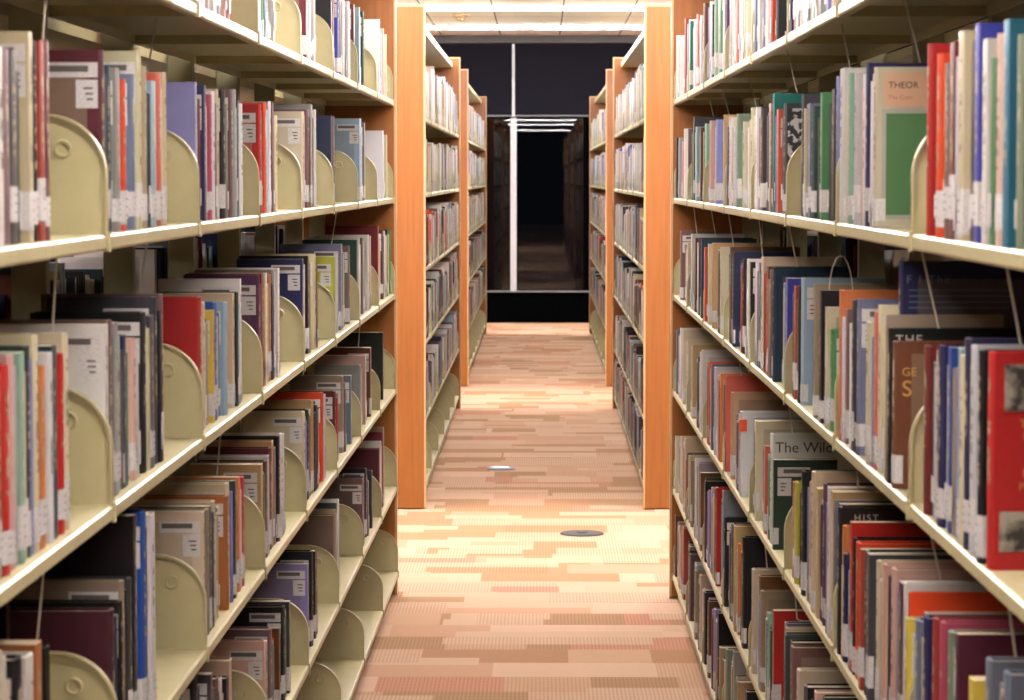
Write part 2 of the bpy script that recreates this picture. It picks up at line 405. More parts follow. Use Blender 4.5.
def bookcase(root, sx, ys, far_panel, near_panel, stepped=False):
    """ys: joint positions along the aisle (root frame); panels at the far / near ends"""
    depth2 = 2*SD+0.04
    L = ys[1]-ys[0]
    key = (sx, round(L, 3))
    if key not in SHELF: SHELF[key] = shelf_mesh(sx, L)
    for lev, z in LEV.items():
        for i in range(len(ys)-1):
            s = bpy.data.objects.new('shelf', SHELF[key]); C.objects.link(s); s.parent = root; s.location = (-sx*step(lev, stepped), ys[i], z)
            ends = [0.0] if i < len(ys)-2 else [0.0, L-0.008]
            for e in ends:
                if i == 0 and e == 0.0: e = 0.008
                k = bpy.data.objects.new('shelf_bracket', BR[sx]); C.objects.link(k); k.parent = s; k.location = (0, e, 0)
        # shelf of the other face, seen only through the gaps
        b = MB(); b.box(sx*(SD+0.052), sx*(2*SD+0.04), ys[0]+0.002, ys[-1]-0.002, z-LIP, z); b.build('rear_shelf', M['metal'], root)
    for y in ys:
        b = MB(); yy = min(max(y, ys[0]+0.028), ys[-1]-0.028)
        b.box(sx*(SD-0.008), sx*(SD+0.048), yy-0.018, yy+0.018, 0, 2.20); b.build('upright_post', M['post'], root)
    b = MB(); b.box(sx*0.04, sx*(depth2-0.04), ys[0]+0.001, ys[-1]-0.001, 2.205, 2.242); bevel(b.build('canopy_top', M['metal'], root), 0.004)
    b = MB(); b.box(sx*0.02, sx*(depth2-0.02), ys[0]+0.001, ys[-1]-0.001, 0.0, LEV['F']-LIP-0.001); b.build('base_plinth', M['metal'], root)
    for on, y0, y1 in ((far_panel, ys[-1], ys[-1]+0.035), (near_panel, ys[0]-0.035, ys[0])):
        if on:
            b = MB(); b.box(-sx*0.010, sx*(depth2+0.01), y0, y1, 0.004, PANEL_H); bevel(b.build('end_panel', M['wood'], root), 0.004)
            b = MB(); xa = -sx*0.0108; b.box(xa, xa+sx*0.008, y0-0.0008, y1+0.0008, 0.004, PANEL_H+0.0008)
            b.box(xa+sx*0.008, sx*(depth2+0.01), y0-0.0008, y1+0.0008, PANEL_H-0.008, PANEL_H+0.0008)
            b.build('edge_highlight_strip', M['band'], root)  # added strip: highlight along aisle edge and top, put into its colour

XL0, KL, XR = 0.557, 0.003, 0.470
jl = [10.17-0.9395*i for i in range(9, -1, -1)]
jr = [10.105-0.9255*i for i in range(9, -1, -1)]
n2 = 6; j2 = [12.865+i*(18.42-12.865)/6 for i in range(7)]
j3 = [20.465+i*(27.30-20.465)/8 for i in range(9)]
def range_root(loc, rz, label):
    return tag(empty('library_bookcase', loc, rz), label, 'bookcase', 'rows of library bookcases')
rl = range_root((-XL0, 0, 0), -KL, 'long cream steel bookcase packed with books, nearest on the left side')
bookcase(rl, -1, jl, True, True, True)
rr_ = range_root((XR, 0, 0), 0, 'long cream steel bookcase packed with books, nearest on the right side')
bookcase(rr_, 1, jr, True, True)
r2l = range_root((-0.531, 0, 0), 0, 'cream bookcase with orange oak end panel, second along the left side')
bookcase(r2l, -1, j2, True, True)
r2r = range_root((0.474, 0, 0), 0, 'cream bookcase with orange oak end panel, second along the right side')
bookcase(r2r, 1, j2, True, True)
r3l = range_root((-0.531, 0, 0), 0, 'farthest cream bookcase on the left, next to the dark window')
bookcase(r3l, -1, j3, True, True)
r3r = range_root((0.474, 0, 0), 0, 'farthest cream bookcase on the right, next to the dark window')
bookcase(r3r, 1, j3, True, True)

# ---------------------------------------------------------------- books
COL = {  # code: (colour, words)
 'w': ((236, 230, 224), 'white'), 'W': ((228, 224, 228), 'white'), 'c': ((224, 206, 172), 'cream'), 't': ((204, 166, 120), 'tan'),
 'p': ((226, 182, 168), 'pale pink'), 'P': ((196, 84, 116), 'raspberry pink'), 'r': ((196, 40, 36), 'red'), 'R': ((236, 80, 36), 'orange-red'),
 'd': ((112, 36, 40), 'dark red'), 'D': ((92, 34, 50), 'maroon'), 'n': ((112, 68, 42), 'brown'), 'N': ((192, 108, 60), 'rust brown'),
 'o': ((230, 134, 72), 'orange'), 'y': ((236, 206, 84), 'yellow'), 'l': ((196, 200, 66), 'lime green'), 'g': ((84, 148, 92), 'green'),
 'G': ((38, 62, 50), 'dark green'), 'e': ((36, 130, 122), 'teal'), 'b': ((40, 84, 164), 'blue'), 'B': ((38, 42, 84), 'navy'),
 's': ((160, 190, 206), 'light blue'), 'v': ((152, 146, 206), 'lavender'), 'V': ((92, 46, 84), 'purple'), 'k': ((22, 20, 21), 'black'),
 'K': ((74, 72, 76), 'charcoal'), 'a': ((156, 150, 150), 'grey'), 'A': ((206, 202, 202), 'pale grey'), 'm': ((128, 96, 96), 'mauve brown'),
 'z': ((166, 150, 122), 'taupe'), 'S': ((222, 108, 88), 'coral'), 'q': ((166, 66, 56), 'brick red'), 'h': ((40, 70, 78), 'dark teal'),
 'u': ((116, 128, 152), 'slate blue'), 'M': ((156, 196, 172), 'mint'), 'f': ((130, 144, 124), 'sage grey'), 'I': ((58, 66, 172), 'royal blue'),
 'J': ((24, 50, 74), 'ink blue'), 'T': ((38, 116, 144), 'teal blue'), 'X': ((70, 66, 76), 'patterned')}
ROWS = {
 'LA': '198,-,w;201,-,w;206.5,-,d;209,-,w;213,-,w;217,-,v;220.5,-,p;225,-,P;229,E;258,-,w;262,-,s;266,-,B;269,-,w;275,E;300.5,-,d;307.6,-,w;311.5,-,e;314,-,w;316,E;331,-,k;333.5,-,I;338.5,-,k;341,-,w;346,2,w;349.5,5,d;354,E;357.5,8,s;360,12,h;364,E;378,20,w;381,29,p;384.6,35,c;387.5,E',
 'LB': '-14,48,w;7,50,m;13,51,K;19,33,c;33,42,k;40,42,q;45,42,d;49,42,w;52,E;92,51,D;100,66,h;107,69,a;116,80,R;122.5,75,u;130,52,c;136,67,z;144,82,s;152.5,74,S;159.5,73,c;165,E;184,83,v;192,86,B;199,95,P;206.5,92,w;210,90,c;214.5,91,k;218.5,91,a;221,90,m;226,90,a;230,100,G;233,104,w;237,E;247,105,r;255.5,103,R;263,102,w;266,102,m;268,116,c;273,E;299.5,112,c;304,110,m;310,105,a;313,110,w;316,E;328,116,B;331,117,m;335.5,E;356.5,119,s;361.5,123,a;366,E;379.6,131,w;383.5,135,c;387,E',
 'LC': '-10,372,M;2,364,r;10,355,p;17,352,M;25,346,G;33,335,c;40,365,o;46,352,w;53,345,h;59,353,r;65,333,c;71,E;104,324,w;108,320,m;112,322,a;118,336,M;123,335,B;128,338,p;138,312,k;149,315,K;155,297,K;160,294,m;164,E;184,297,r;191,302,c;197,310,y;206,302,b;210,302,s;217.5,293,c;228,292,k;230,279,w;234,E;256,275,V;261,273,d;265,273,w;268.7,275,N;273,270,a;276,268,w;279,E;294,259,B;300,256,k;305.6,254,c;311.5,263,n;314,E;328,257,l;332.4,258,w;336,244,u;339.5,244,p;341.7,246,m;348,E;353,240,G;356,238,w;358,238,m;361.5,235,w;366.5,236,p;368.6,E;377,226,d;379.6,230,n;383.5,231,w;386,230,k;388,230,g;391,E',
 'LD': '-14,650,c;6,655,w;12,655,k;26,652,w;38,640,N;46,645,k;50,E;98,608,D;107,600,k;113,580,z;118,577,K;124,514,k;127.5,510,b;138,512,w;146,E;189,511,c;195,508,z;201,505,k;204,500,c;209,495,N;220,482,c;224,480,K;229,476,o;234.6,476,r;239,E;256,463,t;262,460,n;265,455,w;267,447,d;271,440,t;273,436,k;277,433,w;280,433,A;282.5,E;297,411,c;302,409,k;306.5,400,t;312,405,k;315,392,R;320.5,394,w;323,E;333.5,391,d;337.5,376,z;345,375,u;351.5,E;357.5,365,a;361,355,p;366,347,n;372,E;379.6,332,k;384.6,E',
 'LE': '186,675,k;200,672,K;214,676,n;219,677,w;225,676,k;229,658,p;234,E;257,640,p;263.5,627,m;270,627,n;276,605,k;281.5,600,K;286,E;298.5,563,v;304,550,k;309,550,k;313,550,d;315,E;330.5,514,m;331.7,509,z;332.9,503,K;334,499,w;335,E;357.5,478,m;362.6,468,k;367,470,K;371.5,E;379.5,448,D;381,441,w;382.2,432,d;383.2,427,z;384.2,E',
 'RA': '676.6,36,w;679,36,W;685,19,q;688,20,w;690,22,e;694,20,w;696,15,S;700,16,w;704,4,n;709,2,w;711,5,k;715,-,M;719,-,g;723,-,w;725.5,-,V;730.5,-,c;733,-,w;736,-,S;739.3,-,w;743,-,c;747,-,c;752.5,-,w;755,-,u;757,-,A;764.6,-,w;771.8,-,R;777,-,k;784.7,E;790,-,B;795,-,w;797,-,k;800,-,c;804,-,w;808.5,-,B;812,-,w;815,-,w;820,-,A;827,-,v;831,-,c;836,E;842,-,c;850,-,k;862,-,w;875,E',
 'RB': '676,138,k;679,138,a;683,129,w;688,129,m;692.5,117,K;696,127,s;700,128,n;703.5,124,M;710,121,p;716,120,v;724,115,t;728,118,w;732.7,120,c;736.5,114,f;743,122,c;748,120,c;751,108,c;755,108,w;759,108,K;767,104,p;769.5,112,n;773,94,e;775,110,S;783,104,X;785.4,E;799,95,K;804.6,109,c;808,104,u;812,107,h;819,100,k;821,93,g;829.4,95,n;832,90,k;836,77,v;840.4,69,w;848,74,M;855,74,A;861.3,75,w;864,64,B;871,68,c;909,E;925,45,r;936,55,R;945,64,n;950,43,d;957,33,c;971,25,I;977,45,w;984,40,w;992,35,p;1001,21,T;1014,36,f;1032,40,m;1048,E',
 'RC': '680,231,m;686,243,c;691,234,w;694,238,D;697.5,238,k;701,239,h;704,247,R;708,244,c;712.5,243,t;719,247,c;729.5,247,n;733,252,B;741,259,k;747,259,w;749,262,k;755,262,w;757,263,u;760.6,257,c;764.6,266,n;768.5,270,m;773,267,J;784,278,I;792.5,286,q;797,286,k;799,278,s;814,284,z;819.5,290,k;826,307,c;828.5,329,g;836,E;839,290,o;843,309,m;851,300,K;856,299,u;866.5,322,c;872,312,S;875,305,c;884,263,B;886.5,315,z;888,328,k;893,341,n;908,E;922,345,d;933,350,c;936,345,B;945,347,b;954,348,s;958,355,c;962,338,B;970,345,A;978,350,k;984,351,r;1050,E',
 'RD': '676,330,u;679,328,w;682.6,330,c;687,340,c;691.5,345,t;697.5,357,K;700,352,w;702,350,w;708,362,R;711,364,u;714,367,A;718.5,373,o;724,375,S;726.5,E;729,392,t;737,415,p;740,411,w;754.7,420,c;763,445,S;769,433,w;773,459,G;785,E;790.3,481,q;794,481,l;801,470,k;807,481,p;812,471,c;815,487,t;820.5,483,V;827,486,w;830,490,t;834,500,u;836,503,n;838,506,k;840,525,o;843,553,B;849,521,r;851,537,k;853,541,R;860,548,q;864,550,k;866,552,K;876,560,c;881,563,p;889,567,p;896,580,V;903,582,w;905,592,R;906.5,617,y;914,618,u;921,612,c;923,615,B;931,617,q;940,621,P;947,630,f;955,632,D;968,676,y;980,657,u;1000,670,u;1040,E',
 'RE': '672.8,425,m;675.5,436,c;680,436,c;684,438,c;686,453,k;688,455,c;690,460,z;695,458,w;697.5,462,a;700,472,n;704.7,480,k;707.4,490,v;710,487,p;713,488,n;715,487,r;722,490,a;724,517,k;730,523,m;734,525,t;736,543,o;741.5,536,k;746,E;752,568,c;758,575,n;760,590,z;766,612,M;771,609,r;785,634,K;788,640,k;791,645,m;796,668,c;805,684,k;812,690,p;820,695,k;830,E',
 'RF': '674,515,n;678,525,c;681.5,527,q;688.7,553,m;695,570,z;699,574,c;703,591,k;707.6,600,n;712,608,v;716,612,k;718,657,t;723,650,k;725,648,f;731,650,a;736,680,t;746,690,k;755,E'}
SBS = {'L': 0.013, 'R': 0.003}
def plane_x(side, Y, sb, lev='A'): return (-(XL0+sb-step(lev))+KL*Y) if side == 'L' else XR+sb
def row_y(side, x, z, lev):
    """distance along the aisle of the spine seen at column x"""
    yy = 350.0; sb = SBS[side]
    for _ in range(3):
        d = ray(x, yy)
        Y = -(XL0+sb-step(lev))/(d.x-KL) if side == 'L' else (XR+sb)/d.x
        yy = proj((plane_x(side, Y, sb, lev), Y, z+0.11))[1]
    return Y
def top_z(side, Y, x, ytop):
    d = ray(x, ytop); return EYE+d.z*Y
BOOKS = []     # transcribed books: dicts
GAPS = {}      # (side, lev) -> list of (y0, y1) stretches with books
FILL = []
for key, s in ROWS.items():
    side, lev = key; z = LEV[lev]; it = [e.split(',') for e in s.split(';')]
    joints = jl if side == 'L' else jr
    stretches = []; shift = 0.0
    for i, e in enumerate(it):
        if e[1] == 'E': continue
        if side == 'L' and i and it[i-1][1] == 'E':
            shift = 0.0; ys = row_y(side, float(e[0]), z, lev)
            for j in joints:
                if j-0.22 < ys < j+0.009: shift = j+0.009-ys
        x0, x1 = float(e[0]), float(it[i+1][0])
        ya, yb = row_y(side, x0, z, lev), row_y(side, x1, z, lev)
        if side == 'R': ya, yb = yb, ya          # ya nearer, yb farther
        ya += shift; yb += shift
        stretches.append((ya, yb))
        L = yb-ya
        t = min(L-0.001, random.uniform(0.022, 0.044))
        xs_ = x1 if side == 'L' else x0
        if e[1] == '-': h = random.uniform(0.215, 0.25)
        else: h = top_z(side, yb, xs_, float(e[1]))-z
        h = min(max(h, 0.165), {'F': 0.28, 'D': 0.312}.get(lev, 0.318))
        for j in joints:                          # keep clear of the bracket plates
            if yb-t < j+0.009 and yb > j-0.009:
                if yb-t/2 > j: t = max(0.008, min(t, yb-j-0.009)); yb = max(yb, j+0.009+t)
                else: yb = j-0.009
        bk = dict(side=side, lev=lev, y0=yb-t, y1=yb, t=t, h=h, code=e[2], x0=x0, x1=x1, row=key, i=i)
        pa = abs(x1-x0); yt = proj((plane_x(side, yb, SBS[side], lev), yb, z+h))[1]; yb_ = proj((plane_x(side, yb, SBS[side], lev), yb, z))[1]
        vis = max(0, min(yb_, 700)-max(yt, 0))*max(0, min(x1, 1024)-max(x0, 0))
        bk['area'] = vis; BOOKS.append(bk)
        openend = (i == 0 or it[i-1][1] == 'E') if side == 'L' else it[i+1][1] == 'E'
        if L-t > 0.012 and not openend:
            nb = it[i-1] if side == 'L' else it[i+1]; hn = h
            if nb[1] != '-': hn = top_z(side, ya, x0 if side == 'L' else x1, float(nb[1]))-z
            FILL.append((side, lev, ya+0.001, yb-t-0.002, max(0.14, min(h, hn)-0.004)))
    GAPS[(side, lev)] = stretches
KEEP = 300
order = sorted(range(len(BOOKS)), key=lambda i: -BOOKS[i]['area'])
single = set(order[:KEEP])

def outline(t, d, bt, bulge, seg):
    """U of spine and boards seen from above: spine at x=0, boards run to x=d"""
    o = [(d, 0.0)]
    for i in range(seg+1):
        q = math.pi*i/seg
        o.append((bulge*(1-math.sin(q)), t*i/seg))
    o += [(d, t), (d, t-bt), (bulge+bt, t-bt), (bulge+bt, bt), (d, bt)]
    return o
def make_book(bk, label, n_):
    side, t, h = bk['side'], bk['t'], bk['h']
    hard = bk.get('hard', random.random() < 0.6)
    d = bk.get('d', min(0.205, max(0.125, h*random.uniform(0.64, 0.74))))
    sb = SBS[side]+random.uniform(-0.003, 0.003)
    z = LEV[bk['lev']]+0.0006
    if side == 'R': root = empty('book', (XR+sb, bk['y0'], z), 0); near = 0.0; sgn = -1
    else: root = empty('book', (plane_x('L', bk['y1'], sb, bk['lev']), bk['y1'], z), math.pi-KL); near = t; sgn = 1
    root.location.x += bk.get('inset', 0)
    bt = 0.0026 if hard else 0.0008
    bt = min(bt, t*0.2)
    bulge = min(0.004 if hard else 0.0012, t*0.2)
    c = MB(); c.prism(outline(t, d, bt, bulge, 6), 0, h, 'z')
    co = c.build('book_cover', M['cover'], root)
    col = COL[bk['code']][0]; f = random.uniform(0.94, 1.05)
    co.color = tuple(min(1, v) for v in lin(tuple(min(255, q*f+random.uniform(-6, 6)) if q*f < 249 else 249 for q in [max(0, x) for x in col])))+(1,)
    co.color = tuple(max(0.002, v) for v in co.color[:3])+(1,)
    ins = 0.004 if hard else 0.0006
    p = MB(); p.box(bulge+bt, d-ins, bt, t-bt, ins, h-ins); p.build('page_block', M['pages'], root)
    # call-number label: wraps from the spine round to the near board
    if bk.get('lab', random.random() < 0.8):
        lz = random.uniform(0.004, 0.024); lh = random.uniform(0.03, 0.052); o = 0.0007
        pts = [(bulge*(1-math.sin(math.pi*i/6))-o, t*i/6) for i in range(7)]
        wrap = random.uniform(0.006, 0.02)
        if near == 0.0: pts = [(wrap, -o), (bulge, -o)]+pts
        else: pts = pts+[(bulge, t+o), (wrap, t+o)]
        l = MB(); n = len(pts)
        l.add([(x, y, lz) for x, y in pts]+[(x, y, lz+lh) for x, y in pts], [(i, i+1, n+i+1, n+i) for i in range(n-1)])
        # three typed lines
        for j in range(3):
            zz = lz+lh*(0.25+0.24*j)
            l.add([(-o-0.0003, t*a, zz+dz) for a, dz in ((0.25, 0), (0.75, 0), (0.75, 0.0022), (0.25, 0.0022))], [(0, 1, 2, 3)], 1)
        l.build('spine_label', [M['label'], M['typing']], root, recalc=False)
    # barcode and name label on the near board
    if bk.get('bar', random.random() < (0.85 if side == 'L' else 0.2)):
        yy = near+sgn*0.0006; bx = random.uniform(0.004, 0.010); bz = h-random.uniform(0.012, 0.02)
        l = MB()
        def q(x0, x1, z0, z1, mi, e=0.0):
            l.add([(x0, yy+sgn*e, z0), (x1, yy+sgn*e, z0), (x1, yy+sgn*e, z1), (x0, yy+sgn*e, z1)], [(0, 1, 2, 3)], mi)
        q(bx, bx+0.066, bz-0.019, bz, 0); q(bx+0.012, bx+0.062, bz-0.012, bz-0.004, 1, 0.0003)
        q(bx, bx+0.028, bz-0.058, bz-0.022, 0)
        for j in range(3): q(bx+0.006, bx+0.018-0.002*j, bz-0.034-0.007*j, bz-0.0315-0.007*j, 1, 0.0003)
        l.build('barcode_label', [M['label'], M['print']], root, recalc=False)
    tag(root, label, 'book', 'books on the near %s bookcase' % ('left' if side == 'L' else 'right'))
    return root

# packed books: one mesh
class Packed:
    def __init__(s): s.v = []; s.f = []; s.c = []
    def book(s, Mx, t, h, d, col, label=True):
        bt = min(0.002, t*0.15); b = MB()
        b.prism(outline(t, d, bt, 0.002, 2), 0, h, 'z'); nc = len(b.f)
        b.box(0.004, d-0.004, bt, t-bt, 0.003, h-0.003); npg = len(b.f)
        if label:
            z0 = random.uniform(0.006, 0.03); z1 = z0+random.uniform(0.024, 0.042)
            b.add([(-0.0006, t*0.06, z0), (-0.0006, t*0.94, z0), (-0.0006, t*0.94, z1), (-0.0006, t*0.06, z1)], [(0, 1, 2, 3)])
        o = len(s.v); s.v += [tuple(Mx @ Vector(v)) for v in b.v]
        s.f += [tuple(i+o for i in f) for f in b.f]
        c = lin(col); pg = lin((208, 192, 160)); lb = lin((232, 226, 220))
        s.c += [c]*nc+[pg]*(npg-nc)+[lb]*(len(b.f)-npg)
    def build(s, name):
        me = bpy.data.meshes.new(name); me.from_pydata(s.v, [], s.f); me.materials.append(M['packed'])
        ca = me.color_attributes.new('book_colour', 'FLOAT_COLOR', 'CORNER')
        buf = []
        for p in me.polygons:
            c = s.c[p.index]; buf += [c[0], c[1], c[2], 1.0]*p.loop_total
        ca.data.foreach_set('color', buf)
        bm = bmesh.new(); bm.from_mesh(me); bmesh.ops.recalc_face_normals(bm, faces=bm.faces); bm.to_mesh(me); bm.free()
        me.update(); o = bpy.data.objects.new(name, me); C.objects.link(o); return o
PK = Packed()
def jit(c): 
    f = random.uniform(0.88, 1.08); return tuple(max(4, min(246, v*f+random.uniform(-8, 8))) for v in c)
def mtx(side, X, Y, z, rz=0.0):
    if side == 'R': return Matrix.Translation((X, Y, z)) @ Matrix.Rotation(rz, 4, 'Z')
    return Matrix.Translation((X, Y, z)) @ Matrix.Rotation(math.pi+rz, 4, 'Z')

# book labels: colour, size, shelf and place counted from the brackets
SHELF_W = {'A': 'top shelf', 'B': 'second shelf', 'C': 'third shelf', 'D': 'fourth shelf', 'E': 'fifth shelf', 'F': 'bottom shelf'}
by_row = {}
for i, bk in enumerate(BOOKS): by_row.setdefault(bk['row'], []).append(i)
LABEL = {}
for key, ids in by_row.items():
    side, lev = key
    jj = [j for j in (jl if side == 'L' else jr)]
    ids = sorted(ids, key=lambda i: BOOKS[i]['y0'])
    cnt = {}
    first_bay = None
    for i in ids:
        bk = BOOKS[i]; bay = sum(1 for j in jj if j < bk['y1']-0.004)
        if first_bay is None: first_bay = bay
        cnt[bay] = cnt.get(bay, 0)+1
        size = 'slim' if bk['x1']-bk['x0'] < 4 else ('broad' if bk['x1']-bk['x0'] > 9 else '')
        tall = 'tall' if bk['h'] > 0.262 else ('short' if bk['h'] < 0.2 else '')
        words = ' '.join(q for q in (tall, size, COL[bk['code']][1]) if q)
        where = 'left' if side == 'L' else 'right'
        n = cnt[bay]-1
        k = ids.index(i)
        def nb(q):                               # neighbour by colour, or the bracket when the run ends there
            if q < 0 or q >= len(ids): return None
            o = BOOKS[ids[q]]; gap = max(o['y0'], bk['y0'])-min(o['y1'], bk['y1'])
            return 'bracket' if any(min(o['y0'], bk['y0']) < j < max(o['y1'], bk['y1']) for j in jj) and gap > 0.012 else COL[o['code']][1]
        a_, b_ = nb(k-1), nb(k+1)
        tail = '%s in %s bay, %s, %s bookcase' % (ORD[min(n, 19)], ORD[bay-first_bay], SHELF_W[lev], where)
        opts = []
        for wd in (words, ' '.join(q for q in (tall, COL[bk['code']][1]) if q), COL[bk['code']][1]):
            if a_ and b_: opts.append('%s book between %s and %s, %s' % (wd, a_, b_, tail))
        for wd in (words, COL[bk['code']][1]):
            if a_ or b_: opts.append('%s book beside %s, %s' % (wd, a_ or b_, tail))
            opts.append('%s book, %s' % (wd, tail))
        LABEL[i] = next(o for o in opts if len(o.split()) <= 16)
SPECIAL = {}
def find(row, x): 
    for i in by_row[row]:
        if BOOKS[i]['x0'] <= x < BOOKS[i]['x1']: return i
for key, x, lab, opt in (
    ('RC', 990, 'red book with a pasted photograph and gold words, front end of right third shelf', dict(hard=True, lab=False, bar=False, d=0.19)),
    ('RC', 900, 'brown book with a golden scroll ornament, beside the bracket on the right third shelf', dict(hard=True, lab=True, bar=False, d=0.19)),
    ('RC', 890, 'black book with THE in pale capitals, behind the brown book with the golden ornament', dict(hard=True, lab=False, bar=False, d=0.2)),
    ('RC', 885, 'tall navy book with faded lettering rising behind the black book titled THE', dict(hard=True, lab=False, bar=False, d=0.2, h=0.30, inset=0.018)),
    ('RB', 880, 'cream book with peach and green cover reading THEOR, right second shelf', dict(hard=True, lab=True, bar=False, d=0.18)),
    ('RD', 770, 'white book with The Wild in dark letters on its cover, right fourth shelf', dict(hard=True, lab=False, bar=False, d=0.2)),
    ('RD', 839, 'black book with HIST in pale capitals across its cover, right fourth shelf', dict(hard=True, lab=False, bar=False, d=0.2)),
    ('RB', 784, 'black and white patterned book standing behind the bracket on the right second shelf', dict(hard=True, bar=False)),
):
    i = find(key, x); SPECIAL[i] = lab; BOOKS[i].update(opt); single.add(i)
extra = [i for i in reversed(order) if i in single and i not in SPECIAL]
for i in extra[:max(0, len(single)-KEEP)]: single.discard(i)

ROOT = {}
for i, bk in enumerate(BOOKS):
    if i in single: ROOT[i] = make_book(bk, SPECIAL.get(i, LABEL[i]), i)
    else:
        sb = SBS[bk['side']]+random.uniform(-0.003, 0.003); d = bk['h']*0.7; z = LEV[bk['lev']]+0.0006
        if bk['side'] == 'R': Mx = mtx('R', XR+sb, bk['y0'], z)
        else: Mx = mtx('L', plane_x('L', bk['y1'], sb, bk['lev']), bk['y1'], z, -KL)
        PK.book(Mx, bk['t'], bk['h'], min(0.2, d), jit(COL[bk['code']][0]))
# books hidden between the ones that show
MIXC = [COL[c][0] for c in 'wwwcccatpkkKmzunBdrgsvGA']
for side, lev, y0, y1, h in FILL:
    y = y0; z = LEV[lev]+0.0006
    while y1-y > 0.012:
        t = min(y1-y, random.uniform(0.018, 0.036)); 
        if y1-y-t < 0.012: t = y1-y
        sb = abs(plane_x(side, y0, SBS[side], lev))*((y+t)/y0)-abs(plane_x(side, y+t, 0, lev))+random.uniform(-0.0035, 0.002); hh = h-random.uniform(0.008, 0.02)
        if sb > 0.055 or any(y-0.006 < j < y+t+0.006 for j in (jl if side == 'L' else jr)): y += t; continue
        Mx = mtx('R', XR+sb, y, z) if side == 'R' else mtx('L', plane_x('L', y+t, sb, lev), y+t, z, -KL)
        PK.book(Mx, t-0.0006, hh, min(0.235-sb, hh*0.7), jit(random.choice(MIXC)), random.random() < 0.7); y += t
# runs with loose ends and gaps: the farther ranges and every rear face
def run(side, X0, rz, js, lev, pal, sb=0.001, fill=0.8, hmin=0.2, hmax=0.265, kx=0.0, wob=0.003):
    z = LEV[lev]+0.0006
    for a, c in zip(js[:-1], js[1:]):
        y = a+0.012; end = a+(c-a)*random.uniform(fill-0.12, min(0.985, fill+0.15))
        base = random.uniform(hmin+0.012, hmax-0.012)
        while y < end:
            t = random.uniform(0.016, 0.042)
            if y+t > c-0.008: break
            h = min(hmax+0.02, max(hmin-0.02, base+random.gauss(0, 0.014)))
            s_ = sb+abs(random.gauss(0, wob))
            X = X0+kx*y+(s_ if side == 'R' else -s_)
            PK.book(mtx(side, X, y if side == 'R' else y+t, z, rz), t-0.0008, h, min(0.2, h*random.uniform(0.64, 0.74)), jit(random.choice(pal)), random.random() < 0.8)
            y += t
P_light = [COL[c][0] for c in 'wwwwwwwcccAApsMtvkkDIn']
P_mid = [COL[c][0] for c in 'wwwwwwcckkKAmzdstBRk']
P_dark = [COL[c][0] for c in 'wwwwwcckkkKmkznBhdsrA']
for lev, pl in (('A', P_light), ('B', P_light), ('C', P_mid), ('D', P_dark), ('E', P_dark)):
    run('L', -0.531, 0, j2, lev, pl); run('L', -0.531, 0, j3, lev, pl)
    run('R', 0.474, 0, j2, lev, pl, fill=0.86); run('R', 0.474, 0, j3, lev, pl, fill=0.86)
run('R', 0.474, 0, j2, 'F', P_dark, fill=0.86)
# part of the near ranges in front of the picture's edge
for lev in LEV:
    for side in 'LR':
        js = jl if side == 'L' else jr
        st = GAPS.get((side, lev)); lim = min(a for a, c in st) if st else (0 if side == 'R' else 99)
        if side == 'L' and lev == 'F': continue
        for a, c in zip(js[:-1], js[1:]):
            y1 = min(c, lim)
            if y1-a < 0.1: continue
            y = a+0.012
            while y < y1-0.05:
                t = random.uniform(0.018, 0.04); h = random.uniform(0.2, 0.26)
                X = plane_x(side, y+t, SBS[side], lev)
                PK.book(mtx('R', X, y, LEV[lev]+0.0006) if side == 'R' else mtx('L', X, y+t, LEV[lev]+0.0006, -KL), t-0.0008, h, h*0.7, jit(random.choice(MIXC)))
                y += t
# rear faces: spines towards the next aisle
for side, X0, js, kx, rz in (('L', -XL0, jl, KL, -KL), ('R', XR, jr, 0, 0), ('L', -0.531, j2, 0, 0), ('R', 0.474, j2, 0, 0)):
    for lev in LEV:
        o = 'R' if side == 'L' else 'L'
        xr = X0+(-1 if side == 'L' else 1)*(2*SD+0.04-0.02)
        run(o, xr, rz if side == 'L' else 0, js, lev, P_dark, sb=0.0, fill=0.85, kx=kx)
pk = PK.build('packed_books')
tag(pk, 'mass of books packed on the farther shelves and between the larger spines', 'books', None, 'stuff')

# printing on the covers that face the camera (right bookcase)
def text(i, s, x, z, size, m, name='title_lettering', width=None):
    bk = BOOKS[i]; cu = bpy.data.curves.new(name, 'FONT'); cu.body = s; cu.size = size; cu.extrude = 0.0003
    cu.materials.append(m)
    if width: cu.space_character = width
    o = bpy.data.objects.new(name, cu); C.objects.link(o); o.parent = ROOT[i]
    me = bpy.data.meshes.new_from_object(o.evaluated_get(bpy.context.evaluated_depsgraph_get()))
    bpy.data.objects.remove(o); bpy.data.curves.remove(cu)
    o = bpy.data.objects.new(name, me); C.objects.link(o); o.parent = ROOT[i]
    o.location = (x, -0.0008, z); o.rotation_euler = (math.pi/2, 0, 0); return o
def patch(i, x0, x1, z0, z1, m, name, e=0.0006):
    b = MB(); b.box(x0, x1, -e, -e+0.0004, z0, z1); return b.build(name, m, ROOT[i])
i = find('RC', 990); h = BOOKS[i]['h']
patch(i, 0.014, 0.15, h*0.73, h*0.945, M['picture'], 'cover_picture'); patch(i, 0.010, 0.15, h*0.085, h*0.27, M['picture'], 'cover_picture')
text(i, 'TH', 0.030, h*0.655, 0.013, M['gold']); text(i, 'R', 0.034, h*0.60, 0.013, M['gold'])
text(i, 'P', 0.034, h*0.43, 0.012, M['gold']); text(i, 'PR', 0.030, h*0.37, 0.011, M['gold'])
i = find('RC', 900); h = BOOKS[i]['h']
text(i, 'GE', 0.010, h-0.045, 0.016, M['gold']); text(i, 'S', 0.010, h-0.072, 0.03, M['gold'], 'scroll_ornament')
